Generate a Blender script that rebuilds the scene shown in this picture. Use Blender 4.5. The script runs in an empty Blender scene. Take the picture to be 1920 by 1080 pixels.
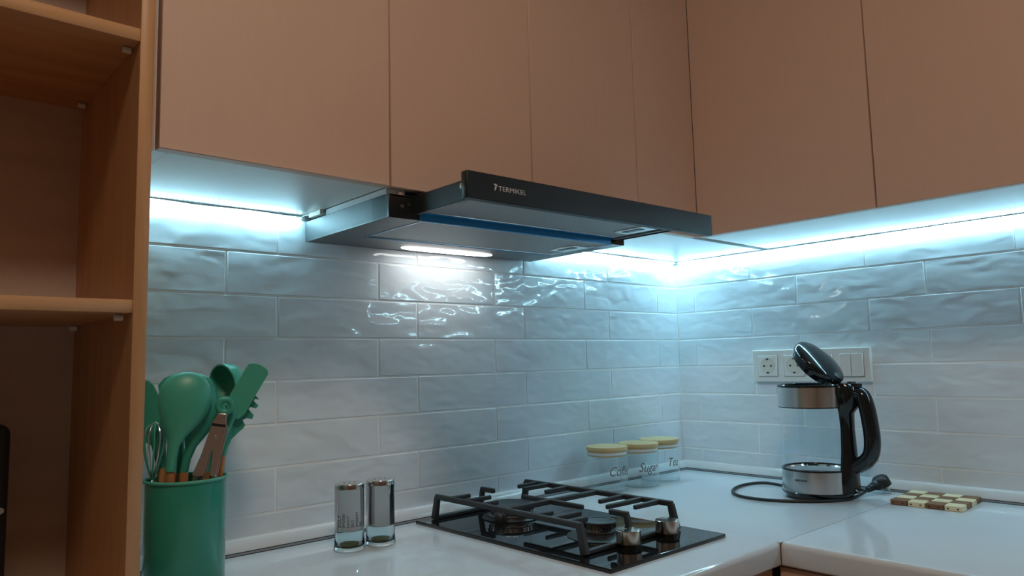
import bpy, bmesh, math, random
from mathutils import Vector, Matrix, Euler
random.seed(7)
SC = bpy.context.scene
COL = SC.collection
pi = math.pi

# ------------------------------------------------------------------ camera
F_PX = 1368.56
CAM_LOC = Vector((-1.75487, -1.24816, 1.2046))
CAM_ROT = Euler((1.67384, 0.02407, -0.72795), 'XYZ')
cd = bpy.data.cameras.new('camera'); cd.sensor_width = 36.0; cd.lens = F_PX / 1920 * 36.0
cd.clip_start = 0.02
cam = bpy.data.objects.new('camera', cd); COL.objects.link(cam)
cam.location = CAM_LOC; cam.rotation_euler = CAM_ROT
SC.camera = cam
CR = CAM_ROT.to_matrix()

# ------------------------------------------------------------------ world / exposure
w = bpy.data.worlds.new('world'); SC.world = w; w.use_nodes = True
w.node_tree.nodes['Background'].inputs[0].default_value = (0.05, 0.045, 0.04, 1)
w.node_tree.nodes['Background'].inputs[1].default_value = 0.2
LED_STRENGTH = 96.0
LED_COLOR = (0.43, 0.84, 1.0)
HOOD_LAMP = 7.0
CEIL_LAMP = 19.0
CEIL_COLOR = (1.0, 0.82, 0.66)
SC.view_settings.view_transform = 'Standard'
SC.view_settings.look = 'None'
SC.view_settings.exposure = 0.65
SC.view_settings.gamma = 1.0
SC.view_settings.use_curve_mapping = False

def px(u, v, axis, val):
    """pixel of the photograph -> point on the world plane axis = val"""
    d = CR @ Vector(((u - 960) / F_PX, -(v - 540) / F_PX, -1))
    return CAM_LOC + d * ((val - CAM_LOC[axis]) / d[axis])

# ------------------------------------------------------------------ materials
MATS = {}
def principled(name, col, rough=0.5, metal=0.0, **kw):
    m = bpy.data.materials.new(name); m.use_nodes = True
    b = m.node_tree.nodes['Principled BSDF']
    b.inputs['Base Color'].default_value = (*col, 1)
    b.inputs['Roughness'].default_value = rough
    b.inputs['Metallic'].default_value = metal
    for k, v in kw.items():
        b.inputs[k.replace('_', ' ')].default_value = v
    MATS[name] = m
    return m
def nn(m, t, **kw):
    n = m.node_tree.nodes.new(t)
    for k, v in kw.items(): setattr(n, k, v)
    return n
def ln(m, a, b): m.node_tree.links.new(a, b)
def coords(m, scale=(1, 1, 1), rnd=0.0, kind='Object'):
    tc = nn(m, 'ShaderNodeTexCoord'); mp = nn(m, 'ShaderNodeMapping')
    mp.inputs['Scale'].default_value = scale
    ln(m, tc.outputs[kind], mp.inputs['Vector'])
    if rnd:
        oi = nn(m, 'ShaderNodeObjectInfo'); mu = nn(m, 'ShaderNodeMath', operation='MULTIPLY'); mu.inputs[1].default_value = rnd
        ln(m, oi.outputs['Random'], mu.inputs[0]); ln(m, mu.outputs[0], mp.inputs['Location'])
    return mp.outputs['Vector']
def noise(m, vec, scale, detail=3.0, rough=0.5, dist=0.0):
    n = nn(m, 'ShaderNodeTexNoise')
    n.inputs['Scale'].default_value = scale; n.inputs['Detail'].default_value = detail
    n.inputs['Roughness'].default_value = rough; n.inputs['Distortion'].default_value = dist
    ln(m, vec, n.inputs['Vector']); return n.outputs['Fac']
def ramp(m, fac, stops):
    r = nn(m, 'ShaderNodeValToRGB')
    e = r.color_ramp.elements
    while len(e) < len(stops): e.new(0.5)
    for i, (p, c) in enumerate(stops):
        e[i].position = p; e[i].color = (*c, 1)
    ln(m, fac, r.inputs['Fac']); return r.outputs['Color']
def bump(m, h, strength=0.3, dist=0.001):
    b = nn(m, 'ShaderNodeBump'); b.inputs['Strength'].default_value = strength; b.inputs['Distance'].default_value = dist
    ln(m, h, b.inputs['Height']); ln(m, b.outputs['Normal'], m.node_tree.nodes['Principled BSDF'].inputs['Normal'])
def base(m, c): ln(m, c, m.node_tree.nodes['Principled BSDF'].inputs['Base Color'])
def emis(name, col, strength):
    return principled(name, (0.8, 0.8, 0.8), 0.4, Emission_Color=(*col, 1), Emission_Strength=strength)

def wood(name, c1, c2, axis, rough=0.42):
    m = principled(name, c1, rough)
    s = [14.0, 14.0, 14.0]; s[axis] = 1.0
    v = coords(m, tuple(s), 9.0)
    f = noise(m, v, 2.2, 5, 0.6, 0.6)
    base(m, ramp(m, f, [(0.28, c2), (0.62, c1), (0.85, tuple(min(1, x * 1.18) for x in c1))]))
    s2 = [260.0] * 3; s2[axis] = 9.0
    bump(m, noise(m, coords(m, tuple(s2), 3.0), 1.0, 2), 0.12, 0.0006)
    return m
W1, W2 = (0.55, 0.305, 0.148), (0.43, 0.225, 0.10)
wood('wood_x', W1, W2, 0); wood('wood_z', W1, W2, 2); wood('wood_y', W1, W2, 1)
wood('utensil_wood', (0.46, 0.20, 0.07), (0.36, 0.14, 0.045), 2, 0.5)
wood('bamboo', (0.62, 0.44, 0.22), (0.52, 0.35, 0.16), 0, 0.5)
wood('trivet_dark', (0.22, 0.10, 0.045), (0.13, 0.055, 0.025), 1, 0.55)
wood('trivet_light', (0.78, 0.68, 0.44), (0.66, 0.54, 0.32), 1, 0.55)

m = principled('shelf_back', (0.36, 0.24, 0.16), 0.6)
base(m, ramp(m, noise(m, coords(m, (1, 1, 6)), 5, 2), [(0.3, (0.56, 0.43, 0.35)), (0.7, (0.63, 0.49, 0.40))]))
# door laminate: matt pinkish beige with a very faint weave
m = principled('door_laminate', (0.62, 0.43, 0.335), 0.42)
base(m, ramp(m, noise(m, coords(m, (40, 40, 3), 4.0), 4, 3), [(0.3, (0.613, 0.425, 0.331)), (0.7, (0.627, 0.435, 0.339))]))
bump(m, noise(m, coords(m, (300, 300, 40), 4.0), 2, 2), 0.06, 0.0004)
m = principled('carcass_white', (0.78, 0.80, 0.80), 0.28)
bump(m, noise(m, coords(m, (60, 60, 60)), 4, 2), 0.05, 0.0005)
m = principled('door_edge', (0.66, 0.50, 0.41), 0.45)
# counter: glossy white laminate
m = principled('counter_white', (0.70, 0.72, 0.74), 0.055)
base(m, ramp(m, noise(m, coords(m), 3, 3), [(0.3, (0.63, 0.695, 0.75)), (0.7, (0.66, 0.725, 0.78))]))
bump(m, noise(m, coords(m), 30, 2), 0.03, 0.001)
principled('trim_white', (0.66, 0.68, 0.70), 0.16)
principled('seal_dark', (0.03, 0.035, 0.045), 0.35)
principled('seal_grey', (0.30, 0.32, 0.34), 0.3)
principled('profile_brown', (0.16, 0.085, 0.05), 0.35, 0.4)
# handmade glossy tile: wavy glaze
m = principled('tile_glaze', (0.62, 0.63, 0.64), 0.045)
v = coords(m, (1.0, 1.0, 1.9), 37.0)
n1 = noise(m, v, 19, 0.0, 0.4, 0.6); n2 = noise(m, v, 44, 0.0, 0.4, 0.3)
ad = nn(m, 'ShaderNodeMath', operation='MULTIPLY_ADD'); ad.inputs[1].default_value = 0.10
ln(m, n2, ad.inputs[0]); ln(m, n1, ad.inputs[2])
bump(m, ad.outputs[0], 0.40, 0.005)
base(m, ramp(m, noise(m, v, 9, 3), [(0.3, (0.685, 0.745, 0.80)), (0.7, (0.73, 0.79, 0.845))]))
m = principled('grout', (0.84, 0.85, 0.85), 0.8)
bump(m, noise(m, coords(m), 400, 2), 0.3, 0.0005)
m = principled('plaster', (0.46, 0.39, 0.33), 0.9)
bump(m, noise(m, coords(m), 80, 3), 0.2, 0.001)
m = principled('ceiling_paint', (0.75, 0.70, 0.64), 0.9)
bump(m, noise(m, coords(m), 90, 2), 0.1, 0.001)
m = principled('floor_laminate', (0.30, 0.20, 0.13), 0.4)
base(m, ramp(m, noise(m, coords(m, (1, 12, 1)), 4, 4), [(0.3, (0.22, 0.14, 0.085)), (0.7, (0.36, 0.24, 0.16))]))

principled('black_steel', (0.010, 0.014, 0.016), 0.45, 0.0, Specular_IOR_Level=0.35)
principled('hood_side', (0.06, 0.068, 0.072), 0.5, 0.2)
principled('hood_under', (0.13, 0.14, 0.14), 0.42, 0.4)
principled('black_plastic', (0.010, 0.011, 0.012), 0.35)
principled('kettle_black', (0.006, 0.009, 0.010), 0.10)
principled('rubber_black', (0.012, 0.014, 0.016), 0.45)
principled('blue_film', (0.02, 0.26, 0.60), 0.25)
principled('print_grey', (0.55, 0.55, 0.55), 0.4)
principled('print_dark', (0.03, 0.035, 0.04), 0.5)
principled('print_brown', (0.12, 0.10, 0.085), 0.5)
m = principled('cast_iron', (0.022, 0.023, 0.025), 0.55)
bump(m, noise(m, coords(m), 900, 2), 0.25, 0.0004)
principled('hob_glass', (0.006, 0.007, 0.008), 0.03, 0.0, IOR=1.55)
principled('burner_black', (0.015, 0.015, 0.016), 0.42)
m = principled('steel', (0.62, 0.61, 0.60), 0.22, 1.0)
bump(m, noise(m, coords(m, (2, 2, 900)), 2, 2), 0.05, 0.0003)
principled('chrome', (0.70, 0.69, 0.67), 0.10, 1.0)
principled('sleeve_steel', (0.46, 0.45, 0.44), 0.13, 1.0)
principled('knob_metal', (0.62, 0.58, 0.52), 0.16, 1.0)
principled('tong_steel', (0.62, 0.52, 0.47), 0.28, 1.0)
# perforated grease filter
m = principled('filter_mesh', (0.42, 0.44, 0.44), 0.5, 0.35)
vv = coords(m, (1, 1, 0)); vo = nn(m, 'ShaderNodeTexVoronoi'); vo.inputs['Scale'].default_value = 300; vo.inputs['Randomness'].default_value = 0.0
ln(m, vv, vo.inputs['Vector'])
base(m, ramp(m, vo.outputs['Distance'], [(0.34, (0.008, 0.008, 0.008)), (0.42, (0.62, 0.64, 0.64))]))
bump(m, vo.outputs['Distance'], 0.4, 0.001)
principled('plate_white', (0.70, 0.70, 0.68), 0.28)
principled('socket_cream', (0.62, 0.60, 0.53), 0.30)
principled('socket_hole', (0.01, 0.01, 0.01), 0.6)
principled('silicone', (0.055, 0.33, 0.235), 0.40)
principled('silicone_deep', (0.035, 0.28, 0.20), 0.40)
m = principled('pot_enamel', (0.025, 0.235, 0.165), 0.18)
principled('olive_residue', (0.17, 0.17, 0.05), 0.6)
principled('strip_white', (0.75, 0.78, 0.80), 0.35)
principled('led_connector', (0.75, 0.72, 0.62), 0.4)
emis('led_light', LED_COLOR, LED_STRENGTH)
emis('hood_lens', (1.0, 0.98, 0.93), HOOD_LAMP)
emis('ceiling_lens', CEIL_COLOR, CEIL_LAMP)

def thin_glass(name, tint, f0=0.06, rough=0.02):
    m = bpy.data.materials.new(name); m.use_nodes = True; nt = m.node_tree
    nt.nodes.remove(nt.nodes['Principled BSDF'])
    out = nt.nodes['Material Output']
    tr = nt.nodes.new('ShaderNodeBsdfTransparent'); tr.inputs[0].default_value = (*tint, 1)
    gl = nt.nodes.new('ShaderNodeBsdfGlossy'); gl.inputs['Roughness'].default_value = rough
    gl.inputs[0].default_value = (0.95, 1, 1, 1)
    lw = nt.nodes.new('ShaderNodeLayerWeight'); lw.inputs['Blend'].default_value = 0.5
    mr = nt.nodes.new('ShaderNodeMapRange'); mr.inputs['To Min'].default_value = f0; mr.inputs['To Max'].default_value = 0.65
    mx = nt.nodes.new('ShaderNodeMixShader')
    pw = nt.nodes.new('ShaderNodeMath'); pw.operation = 'POWER'; pw.inputs[1].default_value = 2.6
    nt.links.new(lw.outputs['Facing'], pw.inputs[0]); nt.links.new(pw.outputs[0], mr.inputs['Value']); nt.links.new(mr.outputs[0], mx.inputs[0])
    nt.links.new(tr.outputs[0], mx.inputs[1]); nt.links.new(gl.outputs[0], mx.inputs[2])
    nt.links.new(mx.outputs[0], out.inputs['Surface'])
    MATS[name] = m; return m
thin_glass('jar_glass', (0.975, 0.99, 0.99), 0.04)
thin_glass('kettle_glass', (0.98, 0.99, 0.995), 0.04)
principled('thick_glass', (0.90, 0.96, 0.95), 0.01, 0.0, Transmission_Weight=1.0, IOR=1.48)
thin_glass('shaker_glass', (0.90, 0.94, 0.94), 0.05)

# ------------------------------------------------------------------ mesh helpers
def finish(name, bm, mat, parent=None, smooth=None, loc=None):
    bmesh.ops.recalc_face_normals(bm, faces=bm.faces)
    me = bpy.data.meshes.new(name); bm.to_mesh(me); bm.free()
    return place(name, me, mat, parent, smooth, loc)
def flat_big(me):
    mx = max(p.area for p in me.polygons)
    for p in me.polygons:
        if p.area > 0.06 * mx or len(p.vertices) > 4: p.use_smooth = False
def place(name, me, mat, parent=None, smooth=None, loc=None):
    if mat is not None and not me.materials: me.materials.append(MATS[mat])
    if smooth is not None:
        me.polygons.foreach_set('use_smooth', [True] * len(me.polygons))
        if smooth < 3: me.set_sharp_from_angle(angle=smooth)
    o = bpy.data.objects.new(name, me); COL.objects.link(o)
    if parent is not None: o.parent = parent
    if loc is not None: o.location = loc
    return o
def empty(name, loc, label, cat, group=None, rz=0.0):
    o = bpy.data.objects.new(name, None); COL.objects.link(o)
    o.empty_display_size = 0.03
    o.location = loc; o.rotation_euler = (0, 0, rz)
    return tag(o, label, cat, group)
def tag(o, label, cat, group=None):
    o['label'] = label; o['category'] = cat
    if group: o['group'] = group
    return o
def struct(o): o['kind'] = 'structure'; return o
def add_box(bm, x0, x1, y0, y1, z0, z1, bev=0.0, seg=1):
    vs = [bm.verts.new((x, y, z)) for x in (x0, x1) for y in (y0, y1) for z in (z0, z1)]
    fs = [bm.faces.new([vs[i] for i in f]) for f in ((0, 1, 3, 2), (4, 6, 7, 5), (0, 4, 5, 1), (2, 3, 7, 6), (0, 2, 6, 4), (1, 5, 7, 3))]
    bmesh.ops.recalc_face_normals(bm, faces=fs)
    if bev:
        es = list({e for f in fs for e in f.edges})
        bmesh.ops.bevel(bm, geom=es, offset=bev, segments=seg, profile=0.5, affect='EDGES')
def box(name, mat, dims, parent=None, bev=0.0, seg=1, smooth=None):
    bm = bmesh.new(); add_box(bm, *dims, bev, seg)
    if bev and smooth is None: smooth = 0.6
    o = finish(name, bm, mat, parent, smooth)
    if bev: flat_big(o.data)
    return o
def add_lathe(bm, prof, n=40, c=(0, 0), cap=True, a0=0.0, a1=2 * pi):
    """prof: list of (r, z)"""
    full = abs(a1 - a0 - 2 * pi) < 1e-6
    rings = []
    for r, z in prof:
        if r < 1e-6: rings.append([bm.verts.new((c[0], c[1], z))])
        else:
            k = n if full else n + 1
            rings.append([bm.verts.new((c[0] + r * math.cos(a0 + (a1 - a0) * i / n), c[1] + r * math.sin(a0 + (a1 - a0) * i / n), z)) for i in range(k)])
    for a, b in zip(rings, rings[1:]):
        for i in range(n):
            j = (i + 1) % n if full else i + 1
            if len(a) == 1 and len(b) == 1: continue
            if len(a) == 1: bm.faces.new((a[0], b[j], b[i]))
            elif len(b) == 1: bm.faces.new((a[i], a[j], b[0]))
            else: bm.faces.new((a[i], a[j], b[j], b[i]))
def lathe(name, mat, prof, parent=None, n=40, smooth=0.6, c=(0, 0)):
    bm = bmesh.new(); add_lathe(bm, prof, n, c); return finish(name, bm, mat, parent, smooth)
def add_loft(bm, rings, cap=True, closed=True):
    vr = [[bm.verts.new(p) for p in r] for r in rings]
    n = len(vr[0])
    for a, b in zip(vr, vr[1:]):
        for i in range(n if closed else n - 1):
            j = (i + 1) % n
            bm.faces.new((a[i], a[j], b[j], b[i]))
    if cap:
        bm.faces.new(vr[0][::-1]); bm.faces.new(vr[-1])
def spline(pts, k=6):
    P = [Vector(p) for p in pts]; out = []
    for i in range(len(P) - 1):
        p0 = P[max(i - 1, 0)]; p1 = P[i]; p2 = P[i + 1]; p3 = P[min(i + 2, len(P) - 1)]
        for s in range(k):
            t = s / k
            out.append(0.5 * ((2 * p1) + (p2 - p0) * t + (2 * p0 - 5 * p1 + 4 * p2 - p3) * t * t + (3 * p1 - p0 - 3 * p2 + p3) * t ** 3))
    out.append(P[-1]); return out
def add_tube(bm, pts, rad, n=10, rb=None, up=Vector((0, 0, 1)), cap=True):
    """rad: number or list; rb: radius along the binormal (for flat bars)"""
    P = [Vector(p) for p in pts]; rings = []; N = len(P)
    ref = None
    for i in range(N):
        t = (P[min(i + 1, N - 1)] - P[max(i - 1, 0)]).normalized()
        if ref is None:
            u = up if abs(t.dot(up)) < 0.95 else Vector((1, 0, 0))
            ref = (u - t * u.dot(t)).normalized()
        else: ref = (ref - t * ref.dot(t)).normalized()
        bi = t.cross(ref)
        ra = rad[i] if isinstance(rad, (list, tuple)) else rad
        rr = ra if rb is None else (rb[i] if isinstance(rb, (list, tuple)) else rb)
        rings.append([P[i] + ref * (ra * math.cos(2 * pi * k / n)) + bi * (rr * math.sin(2 * pi * k / n)) for k in range(n)])
    add_loft(bm, rings, cap)
def tube(name, mat, pts, rad, parent=None, n=10, rb=None, up=Vector((0, 0, 1)), smooth=0.9):
    bm = bmesh.new(); add_tube(bm, pts, rad, n, rb, up); return finish(name, bm, mat, parent, smooth)
def add_prism(bm, poly, o, eu, ev, en, t, bev=0.0):
    """polygon (u,v) on the plane o + u*eu + v*ev, extruded by t along en"""
    a = [bm.verts.new(o + eu * u + ev * v) for u, v in poly]
    b = [bm.verts.new(o + eu * u + ev * v + en * t) for u, v in poly]
    n = len(poly)
    f1 = bm.faces.new(a[::-1]); f2 = bm.faces.new(b); fs = [f1, f2]
    for i in range(n): fs.append(bm.faces.new((a[i], a[(i + 1) % n], b[(i + 1) % n], b[i])))
    bmesh.ops.recalc_face_normals(bm, faces=fs)
    if bev:
        es = list({e for f in (f1, f2) for e in f.edges})
        bmesh.ops.bevel(bm, geom=es, offset=bev, segments=2, profile=0.5, affect='EDGES')
def text_mesh(s, size, shear=0.0, sx=1.0, align='LEFT'):
    cu = bpy.data.curves.new('t', 'FONT'); cu.body = s; cu.size = size; cu.shear = shear; cu.extrude = 0.0001
    cu.align_x = align; cu.resolution_u = 3
    o = bpy.data.objects.new('t', cu); COL.objects.link(o)
    dg = bpy.context.evaluated_depsgraph_get(); dg.update()
    me = bpy.data.meshes.new_from_object(o.evaluated_get(dg))
    bpy.data.objects.remove(o); bpy.data.curves.remove(cu)
    for v in me.vertices: v.co.x *= sx
    return me
def wrap_text(name, mat, me, r, phi0, z0, parent, c=(0, 0), vertical=False):
    """bend lettering round a vertical cylinder; phi0 = angle of the text origin"""
    for v in me.vertices:
        a, b, d = v.co
        if vertical: a, b = -b, a
        ph = phi0 + a / r
        rr = r + 0.0002 + d
        v.co = (c[0] + rr * math.cos(ph), c[1] + rr * math.sin(ph), z0 + b)
    me.materials.clear()
    return place(name, me, mat, parent)

Z_CT = 0.900            # counter top
Z_CAB = 1.483           # underside of wall cabinets
H = 0.0752; L = 0.300   # tile pitch
Z0 = 1.410              # a grout line
# ------------------------------------------------------------------ room shell
fl = struct(box('floor', 'floor_laminate', (-3.3, 0.1, -3.5, 0.1, -0.1, 0.0)))
struct(box('ceiling', 'ceiling_paint', (-3.3, 0.1, -3.5, 0.1, 2.6, 2.7)))
wb = struct(box('wall_back', 'grout', (-3.2, 0.1, 0.0014, 0.1, 0.0, 2.6)))
wr = struct(box('wall_right', 'grout', (0.0014, 0.1, -3.4, 0.003, 0.0, 2.6)))
struct(box('wall_left', 'plaster', (-3.3, -3.2, -3.4, 0.1, 0.0, 2.6)))
struct(box('wall_front', 'plaster', (-3.3, 0.1, -3.5, -3.4, 0.0, 2.6)))

# tiles: each one a piece of its wall
TILE = {}
def tile_mesh(wd, hh, axis):
    k = (round(wd, 4), round(hh, 4), axis)
    if k not in TILE:
        bm = bmesh.new()
        if axis == 0: add_box(bm, -wd / 2, wd / 2, 0.0, 0.009, -hh / 2, hh / 2, 0.0021, 3)
        else: add_box(bm, 0.0, 0.009, -wd / 2, wd / 2, -hh / 2, hh / 2, 0.0021, 3)
        bmesh.ops.recalc_face_normals(bm, faces=bm.faces)
        me = bpy.data.meshes.new('tile'); bm.to_mesh(me); bm.free()
        me.materials.append(MATS['tile_glaze'])
        me.polygons.foreach_set('use_smooth', [True] * len(me.polygons)); me.set_sharp_from_angle(angle=0.8); flat_big(me)
        TILE[k] = me
    return TILE[k]
G = 0.0022
def lay(parent, axis, off_odd, off_even, end):
    for r in range(-1, 7):
        zt, zb = Z0 - r * H - G / 2, Z0 - (r + 1) * H + G / 2
        zt = min(zt, 1.484); zb = max(zb, 0.890)
        off = off_odd if r % 2 else off_even
        edges = [0.0] + [off + k * L for k in range(9) if 0.004 < off + k * L < end - 0.004] + [end]
        for a, b in zip(edges, edges[1:]):
            wd = b - a - G
            if wd < 0.004: continue
            me = tile_mesh(wd, zt - zb, axis)
            o = bpy.data.objects.new('tile', me); COL.objects.link(o); o.parent = parent
            mid = -(a + b) / 2; dp = random.uniform(0, 0.0006)
            ti, tj = random.gauss(0, 0.0022), random.gauss(0, 0.0022)
            if axis == 0: o.location = (mid, dp, (zt + zb) / 2); o.rotation_euler = (ti * 1.6, 0, tj * .6)
            else: o.location = (dp, mid, (zt + zb) / 2); o.rotation_euler = (0, ti * 1.6, tj * .6)
lay(wb, 0, 0.0, 0.0918, 1.5)
lay(wr, 1, 0.2343, 0.061, 1.7)

# ------------------------------------------------------------------ base cabinets and worktops
def base_cab(dims, axis, doors, label):
    x0, x1, y0, y1 = dims
    t = empty('base_cabinet', ((x0 + x1) / 2, (y0 + y1) / 2, 0), label, 'cabinet', 'base cabinets under the worktop')
    cx, cy = t.location.x, t.location.y
    box('carcass', 'carcass_white', (x0 - cx, x1 - cx, y0 - cy, y1 - cy, 0.10, 0.862), t)
    box('plinth', 'door_laminate', (x0 - cx, x1 - cx - 0.0, y0 - cy + (0.05 if axis == 0 else 0), y1 - cy, 0.0, 0.10) if axis == 0 else
        (x0 - cx + 0.05, x1 - cx, y0 - cy, y1 - cy, 0.0, 0.10), t)
    for a, b in doors:
        if axis == 0: box('door', 'door_laminate', (a + .0015 - cx, b - .0015 - cx, y0 - .018 - cy, y0 - cy, 0.105, 0.858), t, 0.001)
        else: box('door', 'door_laminate', (x0 - .018 - cx, x0 - cx, a + .0015 - cy, b - .0015 - cy, 0.105, 0.858), t, 0.001)
YF = -0.575; XF = -0.575
base_cab((-1.50, -0.60, YF, -0.003), 0, [(-1.50, -1.05), (-1.05, -0.60)], 'base cabinet with pinkish beige doors under the gas hob')
base_cab((-2.05, -1.502, YF, -0.003), 0, [(-2.05, -1.502)], 'base cabinet with a pinkish beige door under the wooden shelf unit')
base_cab((-0.575, -0.003, -1.50, -0.60), 1, [(-1.50, -1.05), (-1.05, -0.60)], 'base cabinet with pinkish beige doors under the worktop with the trivet')

def worktop(name, axis, a, b, front, back, label, sq=None):
    """rounded front edge profile extruded along axis"""
    d = front; th = 0.038; r = 0.009
    prof = [(back, Z_CT - th), (d + 0.004, Z_CT - th)]
    for k in range(5): an = -pi / 2 - k / 4 * pi / 2; prof.append((d + 0.004 + 0.004 * math.cos(an), Z_CT - th + 0.004 + 0.004 * math.sin(an)))
    for k in range(8): an = pi - k / 7 * pi / 2; prof.append((d + r + r * math.cos(an), Z_CT - r + r * math.sin(an)))
    prof.append((back, Z_CT))
    bm = bmesh.new()
    rings = [[((s, p, z) if axis == 0 else (p, s, z)) for p, z in prof] for s in (a, b)]
    add_loft(bm, rings)
    if sq is not None: add_box(bm, b, sq, d, back, Z_CT - th, Z_CT)
    return tag(finish(name, bm, 'counter_white', None, 0.5), label, 'worktop')
worktop('worktop', 0, -2.05, -0.6022, -0.6103, -0.003, 'glossy white worktop carrying the gas hob, jars and kettle', -0.003)
worktop('worktop', 1, -2.0, -0.6115, -0.6022, -0.003, 'glossy white worktop joined at the corner, trivet lying across its seam')
j = box('worktop_joint', 'profile_brown', (-0.6040, -0.022, -0.6115, -0.6103, 0.8625, 0.8996))
tag(j, 'thin brown metal joint strip between the two worktops', 'joint strip')

# skirting profile along the back of the worktops, with dark seals at its foot
def skirting(axis, a, b, label):
    t = empty('worktop_upstand', (0, 0, Z_CT), label, 'upstand', 'white upstands along the tiled walls')
    def ext(name, prof, mat):
        bm = bmesh.new()
        def pt(s, p, z, m):
            s2 = s + (-p if m else 0)          # mitre in the corner
            return (s2, p, z) if axis == 0 else (p, s2, z)
        add_loft(bm, [[pt(a, p, z, False) for p, z in prof], [((-0.0 + p if False else p) if False else (b + p if True else b), p, z) if axis == 0 else (p, b + p, z) for p, z in prof]])
        return finish(name, bm, mat, t, 0.5)
    ext('profile', [(0.003, 0.0055), (-0.0185, 0.0055), (-0.0175, 0.012), (-0.0135, 0.0185), (-0.0110, 0.0225), (-0.0085, 0.0245), (-0.005, 0.0255), (-0.002, 0.0250), (0.003, 0.0245)], 'trim_white')
    ext('seal', [(0.003, -0.0004), (-0.0205, -0.0004), (-0.0205, 0.0012), (0.003, 0.0012)], 'seal_dark')
    ext('foot', [(0.003, 0.001), (-0.0196, 0.001), (-0.0196, 0.0042), (0.003, 0.0042)], 'seal_grey')
    ext('seal', [(0.003, 0.0040), (-0.0190, 0.0040), (-0.0190, 0.0057), (0.003, 0.0057)], 'seal_dark')
skirting(0, -1.50, 0.0, 'white upstand with dark seals between worktop and the wall behind the hob')
skirting(1, -1.70, 0.0, 'white upstand with dark seals between worktop and the wall behind the kettle')

# ------------------------------------------------------------------ wall cabinets
YA, XB = -0.3013, -0.3299
ZT = 2.21
def wall_cab(axis, a, b, doors, label):
    """a<b along the wall; carcass 18 mm boards, doors hung in front"""
    if axis == 0: c = Vector(((a + b) / 2, -0.14, Z_CAB))
    else: c = Vector((-0.15, (a + b) / 2, Z_CAB))
    t = empty('wall_cabinet', c, label, 'cabinet', 'wall cabinets with pinkish beige doors')
    fr = (YA if axis == 0 else XB)
    h = ZT - Z_CAB
    def bx(name, mat, s0, s1, p0, p1, z0, z1, bev=0):
        if axis == 0: return box(name, mat, (s0 - c.x, s1 - c.x, p0 - c.y, p1 - c.y, z0, z1), t, bev)
        return box(name, mat, (p0 - c.x, p1 - c.x, s0 - c.y, s1 - c.y, z0, z1), t, bev)
    e = 0.0006
    bx('side_panel', 'carcass_white', a + e, a + .018, fr + .0212, -.001, 0.0003, h)
    bx('side_panel', 'carcass_white', b - .018, b - e, fr + .0212, -.001, 0.0003, h)
    bx('bottom_panel', 'carcass_white', a + .018, b - .018, fr + .0212, -.001, 0.0, .018)
    bx('top_panel', 'carcass_white', a + .018, b - .018, fr + .0212, -.001, h - .018, h)
    bx('back_panel', 'carcass_white', a + .018, b - .018, -.006, -.002, .018, h - .018)
    for d0, d1 in doors:
        d = bx('door', 'door_laminate', d0 + .0014, d1 - .0014, fr, fr + .018, -0.001, h, 0.0008)
        bx('edge_band', 'door_edge', d0 + .0024, d1 - .0024, fr + .001, fr + .017, -0.0013, -0.0006).parent = d
    return t
wc = wall_cab(0, -1.4907, -1.1535, [(-1.4907, -1.1535)], 'pinkish beige wall cabinet beside the wooden shelf unit')
box('filler_strip', 'door_laminate', (-1.5013 - wc.location.x, -1.4905 - wc.location.x, -.284 - wc.location.y, -.002 - wc.location.y, 0.0, ZT - Z_CAB), wc)
wall_cab(0, -1.1535, -0.5426, [(-1.1535, -0.8502), (-0.8502, -0.5426)], 'pinkish beige two-door wall cabinet above the cooker hood')
wall_cab(0, -0.5426, -0.001, [(-0.5426, -0.3286)], 'narrow pinkish beige wall cabinet in the corner')
wall_cab(1, -1.064, -0.3018, [(-0.697, -0.3002), (-1.064, -0.697)], 'pinkish beige two-door wall cabinet above the kettle')
wall_cab(1, -1.80, -1.064, [(-1.431, -1.064), (-1.80, -1.431)], 'pinkish beige wall cabinet next to the one above the kettle, farther from the corner')

# ------------------------------------------------------------------ LED strips
def led(axis, a, b, seed, label, endcurve=0.0):
    rnd = random.Random(seed)
    t = empty('led_strip', (0, 0, Z_CAB), label, 'light strip', 'LED strips under the wall cabinets')
    n = max(8, int((b - a) / 0.02)); ph = rnd.uniform(0, 6)
    def path(s):
        k = (s - a) / (b - a)
        y = -0.0088 - 0.0012 * math.sin(k * 9 + ph) 
        z = -0.0022 - 0.0012 * (0.5 + 0.5 * math.sin(k * 14 + ph * 2))
        return y, z
    bm = bmesh.new(); rings = []
    for i in range(n + 1):
        s = a + (b - a) * i / n; y, z = path(s)
        q = [(y - .005, z + .0022), (y + .005, z + .0022), (y + .005, z), (y - .005, z)]
        rings.append([((s, p, zz) if axis == 0 else (p, s, zz)) for p, zz in q])
    add_loft(bm, rings); finish('strip_body', bm, 'strip_white', t)
    bm = bmesh.new()
    N = int((b - a) / 0.0083)
    for i in range(N):
        s = a + (i + 0.5) * (b - a) / N; y, z = path(s)
        d = (s - .0022, s + .0022, y - .0012, y + .0030) if axis == 0 else (y - .0012, y + .0030, s - .0022, s + .0022)
        nv = len(bm.verts); add_box(bm, *d, z - .0018, z + .0002)
    for f in [f for f in bm.faces if f.normal[1 - axis] > .9]: bm.faces.remove(f)     # wall side of a chip is its opaque back
    o = finish('led_chips', bm, 'led_light', t); o['kind'] = 'stuff'
    if axis == 0:
        for e, sg in ((a, 1), (b, -1)): box('end_cap', 'strip_white', (e - .004, e + .004, -.0145, -.003, -.005, 0.0), t, .0008)
    else:
        for e in (a, b): box('end_cap', 'strip_white', (-.0145, -.003, e - .004, e + .004, -.005, 0.0), t, .0008)
    return t
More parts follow.
